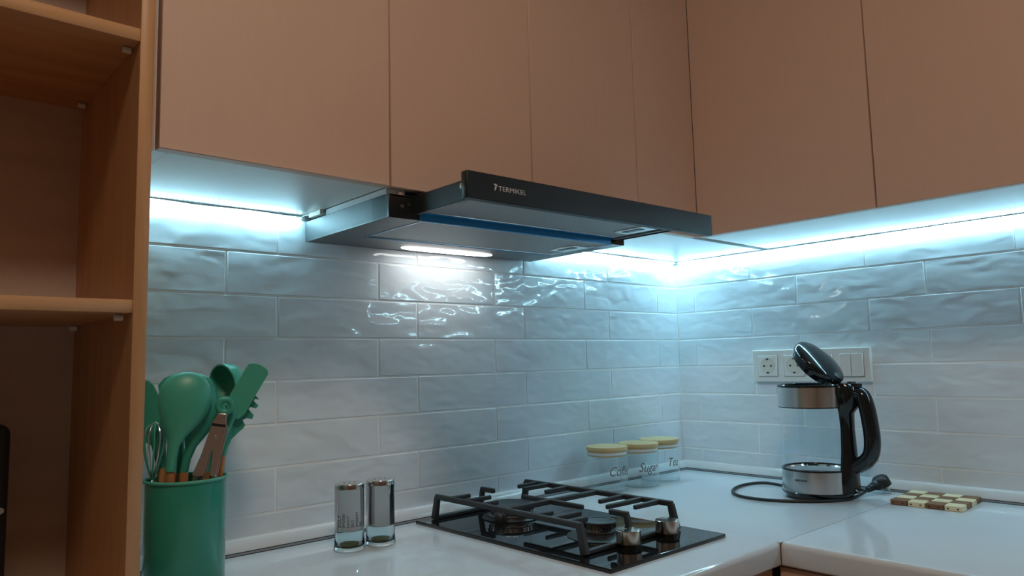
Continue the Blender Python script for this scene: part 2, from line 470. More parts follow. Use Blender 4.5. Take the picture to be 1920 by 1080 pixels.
led(0, -1.486, -1.158, 1, 'lit LED strip under the cabinet beside the wooden shelf unit')
led(0, -0.578, -0.016, 2, 'lit LED strip between the cooker hood and the room corner')
led(1, -1.70, -0.016, 3, 'long lit LED strip above the power sockets and kettle')

# ------------------------------------------------------------------ cooker hood
HC = Vector((-0.866, -0.24, 1.4385))
hood = empty('cooker_hood', HC, 'black pull-out cooker hood with mesh filters, drawn out over the hob', 'cooker hood')
hood.rotation_euler = (0, -0.0103, 0)
def hb(name, mat, x0, x1, y0, y1, z0, z1, bev=0, par=None, seg=1):
    return box(name, mat, (x0 - HC.x, x1 - HC.x, y0 - HC.y, y1 - HC.y, z0 - HC.z, z1 - HC.z), par or hood, bev, seg)
BX0, BX1, BY0, BY1 = -1.1525, -0.586, -0.294, -0.010
ZB, ZBT = 1.4385, 1.4755
# body: side walls, rear wall, bottom frame round the filter opening
hb('side_wall', 'hood_side', BX0, BX0 + .004, BY0 + .004, BY1, ZB + .0006, ZBT, .0006)
hb('side_wall', 'hood_side', BX1 - .004, BX1, BY0 + .004, BY1, ZB + .0006, ZBT, .0006)
hb('rear_wall', 'hood_side', BX0, BX1, BY1 - .004, BY1, ZB, ZBT)
hb('top_plate', 'hood_side', BX0 + .004, BX1 - .004, BY0, BY1 - .004, ZBT - .003, ZBT)
FX0, FX1, FY0, FY1 = -1.0895, -0.6200, -0.2900, -0.1100
bm = bmesh.new()
for d in ((BX0, FX0, BY0 + .004, BY1), (FX1, BX1, BY0 + .004, BY1), (FX0, FX1, FY1, BY1)):
    add_box(bm, d[0] - HC.x, d[1] - HC.x, d[2] - HC.y, d[3] - HC.y, 0.0, .003)
finish('bottom_frame', bm, 'hood_under', hood)
def filt(x0, x1, y0, y1, z):
    f = hb('grease_filter', 'filter_mesh', x0 + .006, x1 - .006, y0 + .006, y1 - .006, z + .002, z + .006)
    bm = bmesh.new()
    for d in ((x0, x1, y0, y0 + .007), (x0, x1, y1 - .007, y1), (x0, x0 + .007, y0 + .007, y1 - .007), (x1 - .007, x1, y0 + .007, y1 - .007)):
        add_box(bm, d[0] - HC.x, d[1] - HC.x, d[2] - HC.y, d[3] - HC.y, z - HC.z + .0002, z - HC.z + .007, .0012)
    o = finish('filter_frame', bm, 'steel', f, 0.6)
    bm = bmesh.new()
    for d in ((x0 + .001, x1 - .001, y0 - .0006, y0 + .003), (x0 + .001, x1 - .001, y1 - .0025, y1 + .0006), (x0 - .0006, x0 + .003, y0, y1)):
        add_box(bm, d[0] - HC.x, d[1] - HC.x, d[2] - HC.y, d[3] - HC.y, z - HC.z - .0006, z - HC.z + .0012)
    finish('protective_film', bm, 'blue_film', f)
    cy = (y0 + y1) / 2
    l = hb('latch', 'steel', x1 - .055, x1 - .012, cy - .035, cy + .035, z - .0005, z + .003, .001, f)
    hb('finger_grip', 'black_plastic', x1 - .046, x1 - .030, cy - .022, cy + .022, z - .0012, z + .001, .0005, f)
    return f
filt(FX0, FX1, FY0, FY1, ZB)
# front of the body: black end blocks with the blue film strip between them
hb('end_block', 'black_plastic', BX0, -1.0945, BY0, BY0 + .05, ZB - .0005, ZBT, .0008)
hb('end_block', 'kettle_black', -0.6255, BX1, BY0, BY0 + .05, ZB - .0005, ZB + .020, .0008)
hb('film_strip', 'blue_film', -1.0945, -0.6255, BY0 + .001, BY0 + .004, ZB - .0003, ZB + .0125, .0006)
for xx, zz, rr in ((-1.128, ZB + .019, .0035), (-1.116, ZB + .023, .0018)):
    bm = bmesh.new(); add_tube(bm, [(xx - HC.x, BY0 + .002 - HC.y, zz - HC.z), (xx - HC.x, BY0 - .0008 - HC.y, zz - HC.z)], rr, 12); finish('rivet', bm, 'hood_side', hood, .6)
# sliding tray
TX0, TX1, TY0, TY1 = -1.124, -0.596, -0.466, BY0 + .02
ZTR = ZB + .0105
hb('tray_rail', 'black_steel', TX0 + .014, TX0 + .018, TY0, TY1, ZTR - .004, ZTR + .026, .0008)
hb('tray_rail', 'black_steel', TX1 - .018, TX1 - .014, TY0, TY1, ZTR - .004, ZTR + .026, .0008)
hb('tray_top', 'black_steel', TX0 + .018, TX1 - .018, TY0, TY1, ZTR + .016, ZTR + .019)
hb('tray_rim', 'hood_under', TX0 + .018, TX0 + .030, TY0, TY1, ZTR - .002, ZTR + .003)
hb('tray_rim', 'hood_under', TX1 - .030, TX1 - .018, TY0, TY1, ZTR - .002, ZTR + .003)
filt(TX0 + .030, TX1 - .030, TY0 + .004, BY0 - .006, ZTR)
sx = TX0 + .014 - HC.x; sy = -0.425 - HC.y; sz = ZTR + .017 - HC.z
bm = bmesh.new(); add_tube(bm, [(sx + .001, sy, sz), (sx - .002, sy, sz), (sx - .003, sy, sz)], [.0045, .0045, .003], 14); finish('screw', bm, 'chrome', hood, .6)
# front panel
pan = hb('front_panel', 'black_steel', -1.1425, -0.5465, -0.478, -0.464, 1.4355, 1.4745, .0009)
tm = text_mesh('TERMIKEL', 0.0105, 0.0, 1.0)
wd = max(v.co.x for v in tm.vertices)
for v in tm.vertices:
    a, b, d = v.co
    v.co = (-1.0865 + a * 0.054 / wd - HC.x, -0.4783 - d - HC.y, 1.4520 + b * 0.95 - HC.z)
tm.materials.clear(); place('lettering', tm, 'print_grey', pan)
bm = bmesh.new()     # arrow-like emblem before the name
add_prism(bm, [(0, .0095), (.0062, .0082), (.0030, .0006), (.0008, -.0012), (.0014, .0040), (.0030, .0066), (0, .0072)], Vector((-1.0945 - HC.x, -0.4781 - HC.y, 1.4520 - HC.z)), Vector((1, 0, 0)), Vector((0, 0, 1)), Vector((0, -1, 0)), .0003)
finish('emblem', bm, 'print_grey', pan)
# lamp lens in the rear strip of the underside
bm = bmesh.new(); ring = []
for k in range(40):
    a = 2 * pi * k / 40; ex = 0.115 * (abs(math.cos(a)) ** .6) * (1 if math.cos(a) >= 0 else -1); ey = .0165 * (abs(math.sin(a)) ** .8) * (1 if math.sin(a) >= 0 else -1)
    ring.append((ex, ey))
lc = Vector((-0.853 - HC.x, -0.0475 - HC.y, 0))
add_loft(bm, [[(lc.x + x, lc.y + y, .0005) for x, y in ring], [(lc.x + x, lc.y + y, -.0012) for x, y in ring], [(lc.x + x * .93, lc.y + y * .8, -.0028) for x, y in ring]])
finish('lamp_lens', bm, 'hood_lens', hood, .7)
# mounting bracket between hood and cabinet
bm = bmesh.new()
add_box(bm, BX0 - HC.x, BX0 + .0015 - HC.x, -.286 - HC.y, -.090 - HC.y, ZBT - HC.z, ZBT + .0095 - HC.z)
add_box(bm, BX0 - HC.x, BX0 + .034 - HC.x, -.2875 - HC.y, -.286 - HC.y, ZBT - .007 - HC.z, ZBT + .0095 - HC.z)
finish('mounting_bracket', bm, 'trim_white', hood)
bm = bmesh.new(); bxx, bzz = BX0 + .024 - HC.x, ZBT + .0005 - HC.z
add_tube(bm, [(bxx, -.286 - HC.y, bzz), (bxx, -.2905 - HC.y, bzz)], .0048, 12); finish('screw', bm, 'chrome', hood, .6)
# LED plug lead beside the hood
pl = empty('led_lead', (-1.158, -0.03, Z_CAB), 'cream LED connector with a thin wire beside the cooker hood', 'connector')
box('connector', 'led_connector', (-.004, .003, -.055, -.012, -.009, 0.0), pl, .001)
tube('wire', 'led_connector', spline([(-.001, -.012, -.004), (-.004, 0, -.002), (-.008, .010, -.005), (-.014, .018, -.003)]), .0012, pl, 8)

# ------------------------------------------------------------------ open wooden shelf unit
SY, SX1 = -0.315, -1.5015
su = empty('wooden_shelf_unit', (-1.76, -0.157, Z_CT), 'open brown wooden shelf unit standing on the worktop beside the cabinets', 'shelf unit')
def sb(name, mat, x0, x1, y0, y1, z0, z1, bev=.0006, par=None):
    return box(name, mat, (x0 + 1.76, x1 + 1.76, y0 + .157, y1 + .157, z0 - Z_CT, z1 - Z_CT), par or su, bev)
sb('side_panel', 'wood_z', SX1 - .0157, SX1, SY, -.001, Z_CT, 2.30)
sb('side_panel', 'wood_z', -2.02, -2.0043, SY, -.001, Z_CT, 2.30)
ix0, ix1 = -2.0043, SX1 - .0157
sb('back_panel', 'shelf_back', ix0, ix1, -.005, -.001, Z_CT, 2.30, 0)
zs = [(Z_CT, .916), (1.2745, 1.2900), (1.6065, 1.6228), (1.94, 1.956), (2.284, 2.30)]
for i, (z0, z1) in enumerate(zs):
    b = sb('shelf_board', 'wood_x', ix0, ix1, SY + .0012, -.005, z0, z1)
    if 0 < i < 4:
        for xx in (ix1 - .004, ix0 + .004):
            for yy in (SY + .028, -.04):
                bm = bmesh.new(); add_tube(bm, [(xx - .009 + 1.76 if xx > -1.7 else xx + .009 + 1.76, yy + .157, z0 - .004 - Z_CT), (xx + 1.76, yy + .157, z0 - .004 - Z_CT)], .004, 10)
                finish('shelf_peg', bm, 'strip_white', su, .6)
# black appliance in the lowest compartment
pr = px(21, 806, 1, -0.13)
ap = empty('black_appliance', (pr.x - .11, -0.095, .916), 'black rounded appliance standing in the lowest shelf compartment', 'appliance')
hh = pr.z + 0.008 - .916
bm = bmesh.new()
ringp = []
R_ = .014
for cx_, cz_, a0 in ((.11 - R_, hh - R_, 0), (-.11 + R_, hh - R_, pi / 2), (-.11 + R_, .002 + R_, pi), (.11 - R_, .002 + R_, 1.5 * pi)):
    for k in range(6): ringp.append((cx_ + R_ * math.cos(a0 + k / 5 * pi / 2), cz_ + R_ * math.sin(a0 + k / 5 * pi / 2)))
add_prism(bm, ringp, Vector((0, -.035, 0)), Vector((1, 0, 0)), Vector((0, 0, 1)), Vector((0, 1, 0)), .07, .003)
finish('housing', bm, 'kettle_black', ap, .6)
box('foot_bar', 'rubber_black', (-.09, .09, -.025, .025, 0, .004), ap)
q = px(2, 958, 1, -0.131)
bm = bmesh.new(); add_tube(bm, [(q.x - ap.location.x - .001, -.0345, q.z - .916), (q.x - ap.location.x - .001, -.0372, q.z - .916)], .004, 14); finish('glint_disc', bm, 'steel', ap, .6)  # added steel disc standing in for a small highlight on the housing

# ------------------------------------------------------------------ sockets and switch
sp = empty('socket_panel', (0, -0.3845, 1.1825), 'white four-gang wall plate with sockets and a double switch behind the kettle', 'socket panel')
bm = bmesh.new(); add_box(bm, -.010, .004, -.1495, .1495, -.0405, .0405, .0022, 3); flat_big(finish('frame_plate', bm, 'plate_white', sp, .6).data)
for i in range(4):
    cy = .1065 - i * .071
    if i < 3:
        sc = box('socket_insert', 'plate_white', (-.0122, -.008, cy - .0265, cy + .0265, -.0265, .0265), sp, .001)
        box('shadow_gap', 'seal_grey', (-.0104, -.008, cy - .0275, cy + .0275, -.0275, .0275), sc)
        bm = bmesh.new()          # round recess
        prof = [(.0205, -.0126), (.0192, -.0126), (.0185, -.0120), (.0180, -.0080), (0, -.0080)]
        pts = []
        add_lathe(bm, [(r, z) for r, z in prof], 36)
        for v in bm.verts: x, y, z = v.co; v.co = (z, cy + x, y)
        finish('recess', bm, 'socket_cream', sc, .6)
        bm = bmesh.new()          # the plate under the recess is shallow: the cup floor sits proud of it
        add_lathe(bm, [(.0184, -.01245), (0, -.01245)], 36)
        for v in bm.verts: x, y, z = v.co; v.co = (z, cy + x, y)
        finish('cup_floor', bm, 'socket_cream', sc, .6)
        for yy, zz, rr in ((cy + .0095, 0, .0027), (cy - .0095, 0, .0027)):
            bm = bmesh.new(); add_tube(bm, [(-.0120, yy, zz), (-.0128, yy, zz)], rr, 12); finish('pin_hole', bm, 'socket_hole', sc, .6)
        for s in (-1, 1): box('earth_clip', 'socket_hole', (-.0135, -.0122, cy - .0025, cy + .0025, s * .0172 - .0018, s * .0172 + .0018), sc)
    else:
        sw = box('switch_insert', 'seal_grey', (-.0108, -.008, cy - .0285, cy + .0285, -.0285, .0285), sp)
        for s in (-1, 1): box('rocker', 'plate_white', (-.0142, -.0105, cy + s * .0140 - .0134, cy + s * .0140 + .0134, -.0272, .0272), sw, .001)

# ------------------------------------------------------------------ gas hob
HX, HY = -0.782, -0.280
hob = empty('gas_hob', (HX, HY, Z_CT), 'black glass two-burner gas hob with cast iron grate under the hood', 'gas hob')
bm = bmesh.new(); add_box(bm, -.150, .150, -.247, .247, -.0005, .0065, .0012, 2); flat_big(finish('glass_plate', bm, 'hob_glass', hob, .6).data)
ZG = .0065
def burner(x, y, r, big):
    b = lathe('burner_base', 'burner_black', [(0, ZG), (r * 1.28, ZG), (r * 1.30, ZG + .0015), (r * 1.22, ZG + .0035), (r * .98, ZG + .0055), (r * .95, ZG + .010), (r * .80, ZG + .012), (0, ZG + .012)] if big else
              [(0, ZG), (r * 2.05, ZG), (r * 2.06, ZG + .001), (r * 1.3, ZG + .0042), (r * 1.02, ZG + .005), (r * 1.0, ZG + .009), (0, ZG + .009)], hob, 48, c=(x, y))
    z = ZG + (.010 if big else .009)
    lathe('silver_edge', 'chrome', [(r * .985, ZG + .0062), (r * 1.0, ZG + .0068), (r * .985, ZG + .0076)], b, 48, c=(x, y))
    c = lathe('burner_crown', 'chrome', [(r * .90, z - .002), (r * .90, z + .003), (r * .97, z + .004), (r * .99, z + .0125), (0, z + .0125)], hob, 48, c=(x, y))
    lathe('burner_cap', 'burner_black', [(0, z + .0115), (r * 1.01, z + .0118), (r * 1.05, z + .013), (r * 1.05, z + .0150), (r * 1.0, z + .0165), (r * .82, z + .0168), (r * .78, z + .0160), (0, z + .0160)], c, 48, c=(x, y))
    for k in range(28):
        a = 2 * pi * k / 28
        bm = bmesh.new(); px_, py_ = x + r * .975 * math.cos(a), y + r * .975 * math.sin(a)
        rot = Matrix.Rotation(a, 4, 'Z')
        add_box(bm, -.0012, .0012, -.0009, .0009, z + .005, z + .011)
        bmesh.ops.transform(bm, matrix=Matrix.Translation((px_, py_, 0)) @ rot, verts=bm.verts)
        finish('flame_slot', bm, 'socket_hole', c)
    return b
b1 = burner(-.003, .132, .0445, True)
b2 = burner(-.003, -.097, .0275, False)
bm = bmesh.new(); add_tube(bm, spline([(-.052, .108, ZG), (-.054, .106, ZG + .006), (-.053, .107, ZG + .013), (-.051, .108, ZG + .017)], 3), [.0115, .0118, .012, .0122, .0122, .012, .0115, .0105, .009, .004], 16); finish('igniter_cover', bm, 'burner_black', hob, .9)
bm = bmesh.new(); add_tube(bm, [(.034, -.074, ZG), (.034, -.074, ZG + .018)], .0022, 10); finish('igniter_pin', bm, 'plate_white', hob, .9)
# grate
ZGR = .0555; gh = .0048; gw = .0042
GL, GRr, GB, GFr, GM = -.1195, .1165, .216, -.160, .016
def bar(bm, p, q, w_=gw, h_=gh, taper=1.0):
    p, q = Vector(p), Vector(q); t = (q - p).normalized()
    up = Vector((0, 0, 1)) if abs(t.z) < .8 else Vector((0, 1, 0))
    s = t.cross(up).normalized(); u = s.cross(t)
    def ring(c, k):
        c1 = .35
        return [c + s * (w_ * k * a) + u * (h_ * k * b) for a, b in ((-1, -1 + c1), (-1 + c1, -1), (1 - c1, -1), (1, -1 + c1), (1, 1 - c1), (1 - c1, 1), (-1 + c1, 1), (-1, 1 - c1))]
    L_ = (q - p).length; e = min(.0012, L_ * .2)
    add_loft(bm, [ring(p, .75), ring(p + t * e, 1), ring(q - t * e, taper), ring(q, .75 * taper)])
def grate_part(name, segs, parent):
    bm = bmesh.new()
    for sg in segs: bar(bm, *sg)
    return finish(name, bm, 'cast_iron', parent, .5)
zc = ZGR - gh
gr = grate_part('grate', [((GL, GB + .004, zc), (GL, GFr - .004, zc)), ((GRr, GB + .004, zc), (GRr, GFr - .004, zc)), ((GL, GM, zc), (GRr, GM, zc))], hob)
for xx in (GL, GRr):
    for yy, s in ((GB, 1), (GFr, -1)):
        grate_part('leg', [((xx, yy, zc), (xx, yy + s * .010, ZG + .0004), .0048, .0062, 1.15)], gr)
for yy, s in ((GB, 1), (GFr, -1)):
    grate_part('base_rail', [((GL, yy + s * .008, ZG + .004), (GRr, yy + s * .008, ZG + .004), .0042, .0036)], gr)
    grate_part('middle_post', [((-.006, yy + s * .009, ZG + .004), (-.006, yy, zc), .0046, .0052), ((-.006, yy + s * .004, zc), (-.006, yy - s * .036, zc), .0042, .0046)], gr)
for xx, tips in ((GL, [(-.070, .177), (-.0535, .134), (-.079, .083), (-.079, -.060), (-.050, -.098), (-.075, -.135)]),
                 (GRr, [(.061, .182), (.045, .150), (.053, .094), (.047, -.053), (.018, -.096), (.047, -.134)])):
    for tx, ty in tips: grate_part('finger', [((xx, ty, zc), (tx, ty, zc), .0036, .0046, .85)], gr)
for ty in (-.066, .089): grate_part('finger', [((-.010, GM, zc), (-.010, ty, zc), .0038, .0046, .9)], gr)
for kx, ky in ((-.0325, -.185), (.069, -.186)):
    k = lathe('knob', 'knob_metal', [(.0150, ZG + .0072), (.0200, ZG + .0072), (.0199, ZG + .0268), (.0190, ZG + .0277), (0, ZG + .0278)], hob, 40, c=(kx, ky))
    lathe('knob_stem', 'kettle_black', [(.0165, ZG), (.0160, ZG + .0072), (0, ZG + .0072)], k, 32, c=(kx, ky))
    bm = bmesh.new(); add_box(bm, kx - .0012, kx + .0012, ky + .004, ky + .017, ZG + .0275, ZG + .0281); finish('pointer', bm, 'seal_grey', k)
# printed marks on the glass
for mx, my in ((-.118, .010), (-.110, .002)):
    bm = bmesh.new(); add_lathe(bm, [(.0030, ZG + .0001), (.0042, ZG + .0002), (.0042, ZG + .0001)], 16, c=(mx, my)); finish('printed_mark', bm, 'print_grey', hob)

# ------------------------------------------------------------------ jars
def jar(x, y, r, word, label, phi, tilt=0.0):
    t = empty('storage_jar', (x, y, Z_CT), label, 'jar', 'glass jars with bamboo lids')
    hB = .0905
    bm = bmesh.new()
    add_lathe(bm, [(0, .0012), (r * .90, .0010), (r * .97, .003), (r, .008), (r, hB - .003), (r * .985, hB)], 56)
    finish('glass_body', bm, 'jar_glass', t, .9)
    lathe('glass_floor', 'jar_glass', [(0, .006), (r * .88, .0055), (r * .955, .009)], t, 56, .9)
    lathe('foot_ring', 'shaker_glass', [(r * .93, .0006), (r * .985, .0012), (r * .99, .003), (r * .94, .0022)], t, 56, .9)
    ld = lathe('lid', 'bamboo', [(0, .0955), (r * 1.005, .0955), (r * 1.03, .0965), (r * 1.03, .1025), (r * 1.01, .1040), (0, .1045)], t, 56)
    lathe('lid_plug', 'bamboo', [(0, .082), (r * .93, .082), (r * .95, .0835), (r * .95, .0956), (0, .0956)], ld, 56)
    lathe('seal_ring', 'strip_white', [(r * .95, .0855), (r * .985, .0875), (r * .985, .0895), (r * .95, .0915)], ld, 56)
    tm = text_mesh(word, .030, .36, .80)
    wrap_text('lettering', 'print_brown', tm, r, phi, .040, t)
    return t
vdir = lambda x, y: math.atan2(CAM_LOC.y - y, CAM_LOC.x - x)
for x, y, r, word, lab, off in ((-.4150, -.0760, .0480, 'Coffee', 'bamboo-lidded glass jar marked Coffee, closest to the hob', 0.04),
                                (-.3120, -.0880, .0480, 'Sugar', 'bamboo-lidded glass jar marked Sugar, standing between two other jars', -0.02),
                                (-.2085, -.0730, .0495, 'Tea', 'bamboo-lidded glass jar marked Tea, closest to the room corner', 0.36)):
    jar(x, y, r, word, lab, vdir(x, y) + off)

# ------------------------------------------------------------------ salt and pepper shakers
def shaker(x, y, label, text):
    t = empty('shaker', (x, y, Z_CT), label, 'shaker', 'glass and steel shakers')
    R0 = .0262; r = .0245
    lathe('glass_body', 'thick_glass', [(0, .0010), (R0 * .90, .0006), (R0 * .97, .0010), (R0, .003), (R0 * .985, .007), (r * 1.005, .018), (r * .985, .030), (r * .985, .0335), (r * .955, .0335), (r * .92, .020), (R0 * .90, .009), (R0 * .84, .0062), (R0 * .45, .0090), (0, .0098)], t, 48, .9)
    lathe('spice_residue', 'olive_residue', [(R0 * .62, .0082), (R0 * .50, .0098), (R0 * .25, .0115), (0, .0120), (0, .0090), (R0 * .45, .0088), (R0 * .62, .0080)], t, 32, .9)
    sl = lathe('steel_sleeve', 'sleeve_steel', [(r * .97, .033), (r, .034), (r, .1005), (r * 1.012, .1010), (r * 1.012, .1022), (r, .1027), (r, .1060)], t, 48)
    cp = lathe('cap', 'chrome', [(r * .985, .1060), (r * 1.012, .1063), (r * 1.012, .1085), (r * .99, .1095), (r * .5, .1100), (0, .1100)], t, 48)
    for k in range(6):
        a = k * pi / 3
        lathe('pour_hole', 'socket_hole', [(0, .1102), (.0012, .1102), (.0012, .1098)], cp, 8, c=(.010 * math.cos(a), .010 * math.sin(a)))
    z = .040
    for i, (s, sz) in enumerate(text[0]):
        tm = text_mesh(s, sz)
        wrap_text('lettering', 'print_dark', tm, r, text[1] + i * .0075 / r, z, sl, vertical=True)
    return t
va = vdir(-1.12, -.115)
shaker(-1.1211, -.1147, 'glass and steel shaker with vertical dark lettering, beside the utensil pot', ([('SOLT', .0085), ('SMOOSI', .0062), ('KASOT', .0062), ('SEO', .0072), ('SMOSAM', .0062), ('SO', .0062)], va - .62))
shaker(-1.0640, -.1200, 'glass and steel shaker with lettering turned away, closest to the hob', ([('PEPPER', .0070)], va + 1.15))

# ------------------------------------------------------------------ kettle
KX, KY = -0.1747, -0.4709
ket = empty('glass_kettle', (KX, KY, Z_CT), 'glass electric kettle with steel bands, black handle and open lid', 'kettle')
r = .0735
lathe('base', 'kettle_black', [(0, .0006), (r * .86, .0006), (r * .90, .002), (r * 1.00, .010), (r * 1.02, .0145), (r * 1.0, .016), (0, .016)], ket, 64)
bs = lathe('steel_base_band', 'steel', [(r * .99, .0150), (r * 1.0, .0155), (r * .985, .0600), (r * .975, .0605)], ket, 64)
lathe('heating_floor', 'chrome', [(0, .0560), (r * .70, .0560), (r * .74, .0575), (r * .82, .0575), (r * .86, .0610), (r * .90, .0600)], ket, 64)
lathe('gasket', 'kettle_black', [(r * .93, .0600), (r * 1.0, .0600), (r * 1.0, .0630), (r * .95, .0640)], ket, 64)
lathe('glass_body', 'kettle_glass', [(r * .955, .0625), (r * .955, .1920), (r * .96, .2000)], ket, 64, .9)
lathe('gasket', 'kettle_black', [(r * .95, .1935), (r * .985, .1935), (r * .985, .1955), (r * .95, .1955)], ket, 64)
tb = lathe('steel_top_band', 'steel', [(r * .965, .1952), (r * .98, .1952), (r * .985, .2385), (r * .96, .2390), (r * .955, .200)], ket, 64)
lathe('rim', 'kettle_black', [(r * .985, .2375), (r * .99, .2420), (r * .965, .2440), (r * .90, .2435), (r * .87, .2400), (r * .87, .2300)], ket, 64)
# pour spout lip, away from the handle
bm = bmesh.new(); add_prism(bm, [(-.016, 0), (.016, 0), (.010, .010), (0, .013), (-.010, .010)], Vector((0, r * .93, .222)), Vector((1, 0, 0)), Vector((0, 1, 0)), Vector((0, 0, 1)), .020, .002); flat_big(finish('spout', bm, 'steel', ket, .6).data)
# handle spine down the side
bm = bmesh.new(); rings = []
for z, half, out, inn in ((.0165, .030, .0135, -.004), (.040, .030, .014, -.004), (.062, .0275, .014, -.004), (.100, .0215, .0135, -.004), (.150, .0185, .012, -.004), (.182, .021, .013, -.004), (.196, .0245, .024, -.004), (.225, .0285, .028, -.004), (.238, .0285, .026, -.003), (.2445, .0275, .020, 0)):
    rg = []
    for k in range(13):
        a = -1 + 2 * k / 12
        xx = half * a; rr = r + out * (1 - abs(a) ** 3.0) + .0008
        th = xx / r
        rg.append((rr * math.sin(th), -rr * math.cos(th), z))
    for k in range(13):
        a = 1 - 2 * k / 12
        th = half * a / r; rr = r + inn - .002
        rg.append((rr * math.sin(th), -rr * math.cos(th), z))
    rings.append(rg)
add_loft(bm, rings); finish('spine', bm, 'kettle_black', ket, .9)
hp_ = [(-.078, .228), (-.100, .224), (-.110, .2175), (-.1165, .195), (-.1205, .165), (-.1228, .130), (-.119, .1015), (-.107, .084), (-.090, .0730), (-.078, .068)]
hpts = spline([(0, a, b) for a, b in hp_], 5)
n_ = len(hpts)
ra = [.0160 + .0025 * math.sin(pi * i / (n_ - 1)) for i in range(n_)]
bm = bmesh.new(); add_tube(bm, hpts, ra, 18, rb=[.0150 + .001 * math.sin(pi * i / (n_ - 1)) for i in range(n_)], up=Vector((0, -1, .2))); finish('handle', bm, 'kettle_black', ket, 3.1)
bm = bmesh.new(); add_prism(bm, [(-.014, -.052), (.014, -.052), (.017, -.085), (.012, -.105), (0, -.110), (-.012, -.105), (-.017, -.085)], Vector((0, 0, .2365)), Vector((1, 0, 0)), Vector((0, 1, 0)), Vector((0, 0, 1)), .009, .003); flat_big(finish('hinge_cover', bm, 'kettle_black', ket, .6).data)
box('release_button', 'rubber_black', (-.009, .009, -.094, -.082, .2435, .2490), ket, .0015)
# open lid, turned up about the hinge
lid = empty('tmp', (0, 0, 0), 'x', 'x')
bpy.data.objects.remove(lid)
bm = bmesh.new(); lr = .0605
add_lathe(bm, [(0, -.012), (lr * .84, -.012), (lr * .88, -.010), (lr * .90, -.001), (lr * .985, .001), (lr, .004), (lr, .0105), (lr * .985, .0140), (lr * .95, .0165), (lr * .86, .0200), (lr * .5, .0250), (0, .0265)], 56)
TH = math.radians(47)
Mx = Matrix.Translation((0, -.055, .2400)) @ Matrix.Rotation(TH, 4, 'X') @ Matrix.Translation((0, lr, 0))
bmesh.ops.transform(bm, matrix=Mx, verts=bm.verts)
lo = finish('lid', bm, 'kettle_black', ket, .7)
bm = bmesh.new(); add_lathe(bm, [(0, .0262), (.010, .0256), (.0125, .0240), (.0125, .019)], 24)
bmesh.ops.transform(bm, matrix=Mx @ Matrix.Translation((0, -lr * .80, -.0035)) @ Matrix.Scale(1.25, 4, (1, 0, 0)), verts=bm.verts)
finish('hinge_recess', bm, 'rubber_black', lo, .9)
# switch lever at the foot of the spine
sw = tube('switch_lever', 'kettle_black', [(0, -.086, .024), (0, -.093, .0235), (0, -.101, .0235)], [.0032, .0030, .0022], ket, 10, rb=[.007, .0065, .0055])
tube('lever_pivot', 'chrome', [(-.010, -.086, .0235), (-.010, -.0905, .0235)], .0025, sw, 10)
vk = vdir(KX, KY)
tm = text_mesh('BERGHOF', .0062); wrap_text('lettering', 'print_dark', tm, r * 1.000, vk - .66, .0400, bs)
tm = text_mesh('- -- - --', .0044); wrap_text('lettering', 'print_dark', tm, r * 1.000, vk - .60, .0350, bs)
# power cord with plug
cordp = [(-.150, -.400, .0050)]
for u, v in ((1466.7, 903), (1428, 903.5), (1392.8, 910), (1374, 920), (1386, 930), (1428, 936.8), (1481, 940), (1551, 940), (1598, 935)):
    p = px(u, v, 2, .903); cordp.append((p.x, p.y, .0036))
cordp[1] = (-.125, -.378, .0036); cordp[2] = (-.105, -.305, .0036)
N0 = px(1626, 919, 2, .911); HCn = Vector((-.0560, -.5565, .9255))
cordp[-1] = (cordp[-1][0], cordp[-1][1] - .001, .0045)
cordp.append((N0.x - .004, N0.y, .0102)); cordp.append((N0.x + .004, N0.y, N0.z - Z_CT + .0015))
cp_ = [(a - KX, b - KY, c) for a, b, c in cordp]
cd_ = tube('power_cord', 'rubber_black', spline(cp_, 6), .0034, ket, 10)
# plug standing on its pins: ribbed flex relief running into a round head
KO = Vector((KX, KY, Z_CT)); N0 = N0 - KO; HCn = HCn - KO
Dn = (HCn - N0); Ln = Dn.length; Dn = Dn.normalized(); ax_ = Vector((.30, -.30, -.90)).normalized()
pg = tube('plug', 'rubber_black', [HCn - ax_ * .0125, HCn - ax_ * .0120, HCn - ax_ * .0095, HCn - ax_ * .005, HCn + ax_ * .006, HCn + ax_ * .0105, HCn + ax_ * .0108], [.009, .0125, .0158, .0178, .0184, .0180, .016], ket, 28)
tube('flex_relief', 'rubber_black', [N0 + Dn * (Ln * k) for k in (0, .25, .5, .8)], [.0050, .0062, .0078, .0115], pg, 14)
for k in range(4): tube('grip_rib', 'rubber_black', [N0 + Dn * (Ln * (.06 + k * .13)), N0 + Dn * (Ln * (.06 + k * .13) + .0022)], .0064 + k * .0009, pg, 16)
side = ax_.cross(Dn).normalized()
for sg in (-1, 1):
    a = HCn + ax_ * .010 + side * (sg * .0095)
    kz = (a.z - .0012) / .9
    tube('pin', 'steel', [a, a + ax_ * (kz - .002), a + ax_ * kz], [.0024, .0024, .0014], pg, 10)

